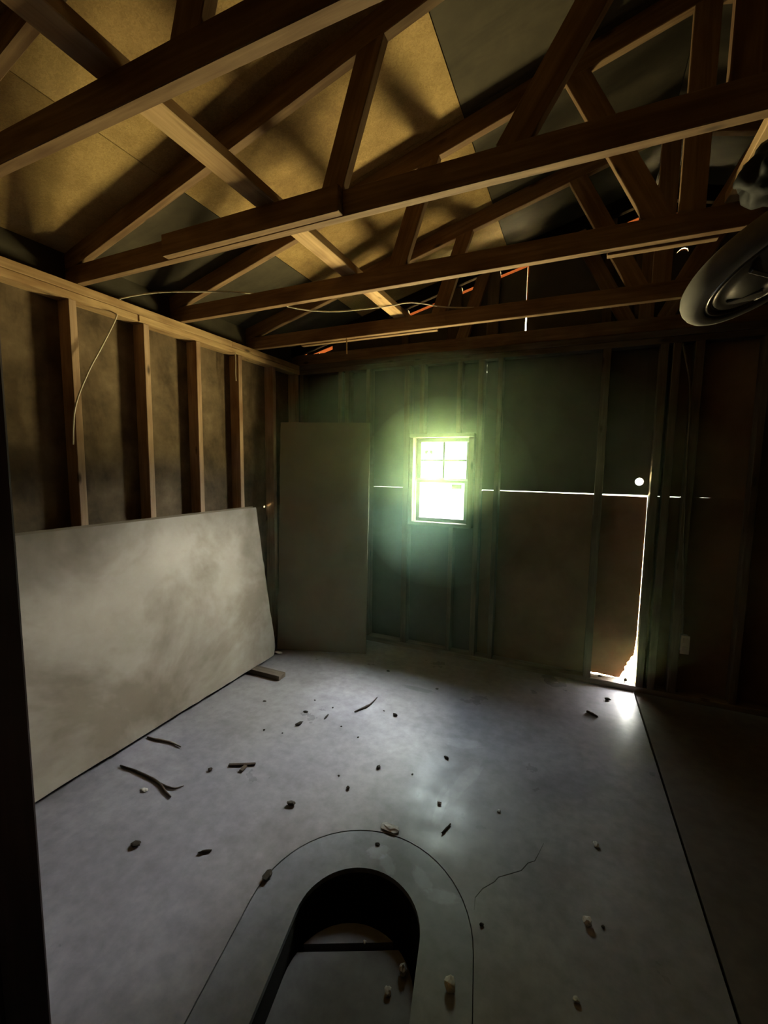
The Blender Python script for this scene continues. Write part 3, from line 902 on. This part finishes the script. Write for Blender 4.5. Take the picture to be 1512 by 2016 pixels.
# ------------------------------------------------------------------ hanging wheel and black bag at the right
wc = CAM + (CF + CR * ((1525 - 756) / F_PX) + CU * ((1008 - 508) / F_PX)) * 1.20
vd = (wc - CAM).normalized()
tr_ = (CR * 0.60 - CU * 0.80)
tr_ = (tr_ - vd * tr_.dot(vd)).normalized()
wn_ = (vd * -math.cos(math.radians(70)) + tr_ * math.sin(math.radians(70))).normalized()
xa = wn_.orthogonal().normalized(); ya = wn_.cross(xa)
WM = Matrix(((xa.x, ya.x, wn_.x, wc.x), (xa.y, ya.y, wn_.y, wc.y), (xa.z, ya.z, wn_.z, wc.z), (0, 0, 0, 1)))
def lathe(name, prof, mat, parent, mw, seg=48, closed=False):
    bm = bmesh.new()
    rings = []
    for (r, z) in prof:
        rings.append([bm.verts.new((r * math.cos(2 * math.pi * k / seg), r * math.sin(2 * math.pi * k / seg), z)) for k in range(seg)])
    n = len(rings)
    for i in range(n if closed else n - 1):
        a, b = rings[i], rings[(i + 1) % n]
        for k in range(seg):
            bm.faces.new((a[k], a[(k + 1) % seg], b[(k + 1) % seg], b[k]))
    return link(name, bm_mesh(bm, name, True), mat, parent, mw)
wheel = tag(empty('hanging_wheel', wc), 'grey-tyred wheel with shiny hub hanging from the trusses at right', 'wheel')
RW, RT = 0.205, 0.030
lathe('tyre', [(RW + RT * math.cos(a), RT * 1.15 * math.sin(a)) for a in [2 * math.pi * k / 16 for k in range(16)]], 'grey_rubber', wheel, WM, closed=True)
lathe('rim', [(0.176, -0.022), (0.183, -0.024), (0.186, 0.0), (0.183, 0.026), (0.176, 0.030), (0.166, 0.027), (0.160, 0.015), (0.158, -0.012), (0.166, -0.020)], 'chrome', wheel, WM, closed=True)
cover = lathe('wheel_cover', [(0.158, -0.005), (0.164, 0.012), (0.158, 0.026), (0.145, 0.022), (0.125, 0.034), (0.10, 0.050), (0.065, 0.058), (0.045, 0.060), (0.036, 0.080),
                       (0.020, 0.090), (0.0005, 0.092)], 'brushed_metal', wheel, WM)
for k in range(6):
    a = 2 * math.pi * k / 6
    d = xa * math.cos(a) + ya * math.sin(a)
    beam('rib', wc + d * 0.055 + wn_ * 0.061, wc + d * 0.132 + wn_ * 0.034, 0.014, 0.010, 'brushed_metal', cover, up=tuple(wn_))
topv = wc + (Vector((0, 0, 1)) - wn_ * wn_.z).normalized() * (RW - 0.035)
tube('hanging_strap', [topv, topv.lerp(Vector((0.465, topv.y + 0.02, 2.51)), 0.5), (0.465, topv.y + 0.02, 2.507)], 0.006, 'dark_cable', wheel, 8, 4)
bag = lump('black_bag', (0.49, 1.73, 2.328), 0.10, 0.11, 0.080, 0.4, 'black_plastic', 4, 4, 0.45, None, True, 2.2)
tag(bag, 'crumpled black plastic bundle hung under the right brace', 'bag')

# ------------------------------------------------------------------ things lying on the floor
def fl(px, py, z=0.0):
    d = CF + CR * ((px - 756) / F_PX) + CU * ((1008 - py) / F_PX)
    return CAM + d * ((z - CAM.z) / d.z)
def at(points, z): return [fl(x, y, z) for x, y in points]

tag(beam('wood_block', fl(462, 1308, 0.017) , fl(556, 1332, 0.017), 0.075, 0.034, 'weathered_stud', None), 'short dark wood block propping the wallboard near the corner', 'wood block')
tw = tag(empty('forked_twig', fl(300, 1535)), 'forked dark twig on the floor beside the wallboard', 'twig')
tube('stem', at([(237, 1507), (268, 1518), (300, 1533), (318, 1546), (324, 1556), (336, 1569)], 0.006), [0.004, 0.0055, 0.006, 0.006, 0.005, 0.0035], 'bark', tw, 7, 4, jitter=0.12)
tube('side_branch', at([(316, 1543), (330, 1549), (345, 1552), (362, 1547)], 0.005), [0.005, 0.0042, 0.0035, 0.002], 'bark', tw, 7, 4, jitter=0.12)
ch = tag(empty('bark_strip', fl(476, 1506)), 'flat dark bark strip with a stub below the wallboard middle', 'bark')
beam('strip', fl(450, 1506, 0.006), fl(503, 1504, 0.006), 0.018, 0.008, 'bark', ch)
beam('stub', fl(484, 1507, 0.006), fl(474, 1518, 0.006), 0.022, 0.008, 'bark', ch)
tag(tube('thin_twig', at([(698, 1401), (710, 1396), (722, 1391), (733, 1383), (743, 1372)], 0.006), [0.003, 0.006, 0.008, 0.004, 0.002], 'bark', None, 7, 4, jitter=0.2),
    'thin curved twig on the pale floor in front of the tall panel', 'twig')
tag(tube('twig', at([(870, 1640), (878, 1632), (887, 1622)], 0.005), [0.003, 0.004, 0.003], 'bark', None, 6, 4, jitter=0.2), 'tiny twig just past the pit rim on the right', 'twig')
tag(tube('twig', at([(1155, 1400), (1166, 1405), (1176, 1411)], 0.007), [0.007, 0.008, 0.006], 'bark', None, 6, 4, jitter=0.15), 'stubby stick on the floor before the torn panel', 'twig')
tag(tube('twig', at([(290, 1451), (310, 1456), (335, 1461), (356, 1470)], 0.006), [0.004, 0.006, 0.006, 0.003], 'grey_wood', None, 6, 4, jitter=0.2), 'faint grey twig lying along the foot of the wallboard', 'twig')

def bit(px, py, w, d, h, rot, mat, name, label, cat, seed, z=0.0, group=None, amp=0.5):
    o = lump(name, fl(px, py, z), w / 2, d / 2, h / 2, rot, mat, seed, 2, amp)
    return tag(o, label, cat, group)
bit(268, 1664, 0.040, 0.030, 0.014, 0.6, 'dark_leaf', 'dead_leaf', 'curled dark leaf alone on the left floor below the forked twig', 'leaf', 1)
bit(404, 1678, 0.055, 0.012, 0.010, 0.7, 'dark_leaf', 'bark_chip', 'slim dark bark chip between the lone leaf and the pit', 'bark chip', 2)
bit(526, 1726, 0.030, 0.045, 0.014, 0.2, 'dark_leaf', 'dead_leaf', 'dark leaf caught on the left outer edge of the pit rim', 'leaf', 3)
bit(573, 1585, 0.040, 0.030, 0.016, 0.2, 'dark_leaf', 'dead_leaf', 'crumpled leaf on the floor just behind the pit, to its left', 'leaf', 4)
bit(768, 1632, 0.085, 0.045, 0.014, -0.1, 'pale_stone', 'concrete_flake', 'large pale flake lying at the top of the pit rim', 'flake', 5)
bit(865, 1583, 0.022, 0.016, 0.012, 0.0, 'pale_stone', 'concrete_chip', 'small pale chip in the bright glossy floor streak', 'chip', 6)
bit(982, 1598, 0.016, 0.016, 0.008, 0.0, 'pale_stone', 'concrete_chip', 'tiny pinkish-pale chip right of the bright floor streak', 'chip', 7)
bit(1173, 1665, 0.020, 0.032, 0.014, 0.3, 'pale_stone', 'concrete_chip', 'small pale chip between the floor crack and the long joint', 'chip', 8)
bit(1156, 1821, 0.028, 0.028, 0.024, 0.3, 'pale_stone', 'pebble', 'round pale pebble on the right floor beyond the pit', 'pebble', 9)
bit(1187, 1826, 0.012, 0.010, 0.006, 0.3, 'dark_leaf', 'bark_chip', 'tiny dark chip beside the round pale pebble', 'bark chip', 10)
bit(948, 1822, 0.014, 0.012, 0.008, 0.3, 'dark_leaf', 'bark_chip', 'small dark speck just right of the pit rim', 'bark chip', 11)
bit(885, 1946, 0.034, 0.040, 0.028, 0.3, 'pale_stone', 'stone', 'jagged stone on the right side of the pit rim', 'stone', 12, z=-0.002)
bit(793, 1918, 0.026, 0.030, 0.034, 0.1, 'pale_stone', 'stone', 'jagged stone lying inside the pit by its right wall', 'stone', 13, z=-0.122)
bit(764, 1956, 0.022, 0.028, 0.018, 0.1, 'pale_stone', 'pebble', 'small pebble inside the pit in front of the jagged stone', 'pebble', 14, z=-0.122)
bit(718, 1857, 0.012, 0.012, 0.010, 0.1, 'pale_stone', 'pebble', 'white crumb at the dark groove inside the pit', 'pebble', 15, z=-0.118)
bit(1134, 1972, 0.020, 0.016, 0.012, 0.1, 'pale_stone', 'pebble', 'small grey pebble at the bottom edge of the picture', 'pebble', 16)
bit(743, 1663, 0.020, 0.016, 0.006, 0.1, 'dark_leaf', 'dead_leaf', 'dark leaf scrap lying on the pit rim behind the hole', 'leaf', 17, z=-0.002)
bit(589, 1427, 0.022, 0.050, 0.016, -0.3, 'dark_leaf', 'dead_leaf', 'long dark leaf on the pale floor, biggest of the scraps there', 'leaf', 18)
bit(602, 1402, 0.034, 0.016, 0.008, 0.2, 'dark_leaf', 'dead_leaf', 'flat leaf scrap just behind the long dark leaf', 'leaf', 19)
bit(642, 1413, 0.012, 0.050, 0.010, 0.0, 'dark_leaf', 'bark_chip', 'thin upright-looking dark splinter right of the long dark leaf', 'bark chip', 20)
bit(778, 1409, 0.032, 0.022, 0.014, 0.0, 'dark_leaf', 'dead_leaf', 'small dark leaf right of the thin curved twig', 'leaf', 21)
bit(764, 1322, 0.028, 0.022, 0.010, 0.0, 'dark_leaf', 'dead_leaf', 'dark leaf scrap far back by the foot of the tall panel', 'leaf', 22)
bit(879, 1493, 0.034, 0.014, 0.010, -0.4, 'dark_leaf', 'bark_chip', 'dark splinter at the far end of the bright floor streak', 'bark chip', 23)
bit(745, 1512, 0.018, 0.026, 0.012, 0.0, 'dark_leaf', 'dead_leaf', 'small dark crumb in the middle of the floor left of the bright streak', 'leaf', 24)
bit(685, 1553, 0.018, 0.016, 0.012, 0.0, 'dark_leaf', 'dead_leaf', 'dark crumb straight behind the pit', 'leaf', 25)
bit(414, 1517, 0.022, 0.022, 0.012, 0.0, 'dark_leaf', 'dead_leaf', 'dark crumb left of the flat bark strip', 'leaf', 26)
bit(285, 1556, 0.034, 0.026, 0.008, 0.0, 'pale_stone', 'wallboard_crumb', 'pale crumb lying under the fork of the dark twig', 'crumb', 27)
bit(548, 1287, 0.070, 0.030, 0.020, 0.2, 'pale_stone', 'wallboard_crumb', 'pale broken scrap in the corner between wallboard and tall panel', 'crumb', 28)
bit(1196, 1378, 0.040, 0.024, 0.014, 0.2, 'dark_leaf', 'bark_chip', 'dark chip right in front of the torn panel sill', 'bark chip', 29)
bit(521, 1381, 0.026, 0.014, 0.006, 0.2, 'dark_leaf', 'dead_leaf', 'faint leaf scrap in front of the wood block', 'leaf', 30)
bit(860, 1357, 0.022, 0.014, 0.008, 0.2, 'dark_leaf', 'dead_leaf', 'leaf scrap at the right end of the dark oval floor stain', 'leaf', 31)
bit(520, 1438, 0.014, 0.012, 0.008, 0.2, 'dark_leaf', 'dead_leaf', 'little dark crumb between wallboard and long dark leaf', 'leaf', 32)
for k, (px, py) in enumerate(((620, 1379), (655, 1394), (556, 1444), (756, 1400), (672, 1431), (812, 1525), (667, 1528), (705, 1452))):
    bit(px, py, 0.012, 0.009, 0.005, k, 'dark_leaf', 'leaf_crumb', 'tiny dark leaf crumb scattered on the middle of the floor', 'leaf crumb', 40 + k, group='tiny leaf crumbs on the floor')
# debris caught on the torn panel sill and the pit-rim groove
bit(1180, 1333, 0.030, 0.02, 0.02, 0.0, 'dark_leaf', 'dead_leaf', 'dark leaf bit on the sill at the left under the torn panel', 'leaf', 60, z=0.04)
bit(1231, 1342, 0.022, 0.02, 0.03, 0.0, 'dark_leaf', 'dead_leaf', 'dark pointed leaf bit on the sill in the bright torn gap', 'leaf', 61, z=0.04)

# ------------------------------------------------------------------ haze volumes added for the green glare round the window
hm = bpy.data.materials.new('glare_haze')
hm.use_nodes = True
hn = hm.node_tree
hn.nodes.clear()
ho = hn.nodes.new('ShaderNodeOutputMaterial')
hs = hn.nodes.new('ShaderNodeVolumeScatter')
hs.inputs['Color'].default_value = (0.52, 0.84, 0.58, 1)  # green tint of the glare put into the scatter colour
hs.inputs['Density'].default_value = 0.019
hs.inputs['Anisotropy'].default_value = 0.55
hn.links.new(hs.outputs[0], ho.inputs['Volume'])
MATS['glare_haze'] = hm
def haze(rx0, rx1, ry, rz, cz, mat, label):
    bm = bmesh.new()
    bmesh.ops.create_uvsphere(bm, u_segments=32, v_segments=20, radius=1.0)
    for v in bm.verts:
        v.co = Vector((-1.0 + v.co.x * (rx0 if v.co.x < 0 else rx1), min(3.32, 3.30 + v.co.y * ry), cz + v.co.z * rz))
    bmesh.ops.remove_doubles(bm, verts=bm.verts[:], dist=0.0005)
    o = link('haze', bm_mesh(bm, 'haze'), mat)
    return tag(o, label, 'haze', kind='stuff')
haze(1.33, 2.1, 1.8, 1.16, 1.17, 'glare_haze', 'faint greenish haze volume added for the window glare across the back of the garage')
h2 = hm.copy()
h2.name = 'dense_glare_haze'
h2.node_tree.nodes['Volume Scatter'].inputs['Density'].default_value = 0.095
MATS['dense_glare_haze'] = h2
haze(0.66, 0.74, 0.62, 0.74, 1.33, 'dense_glare_haze', 'denser green-white haze volume added for the glare right around the window')
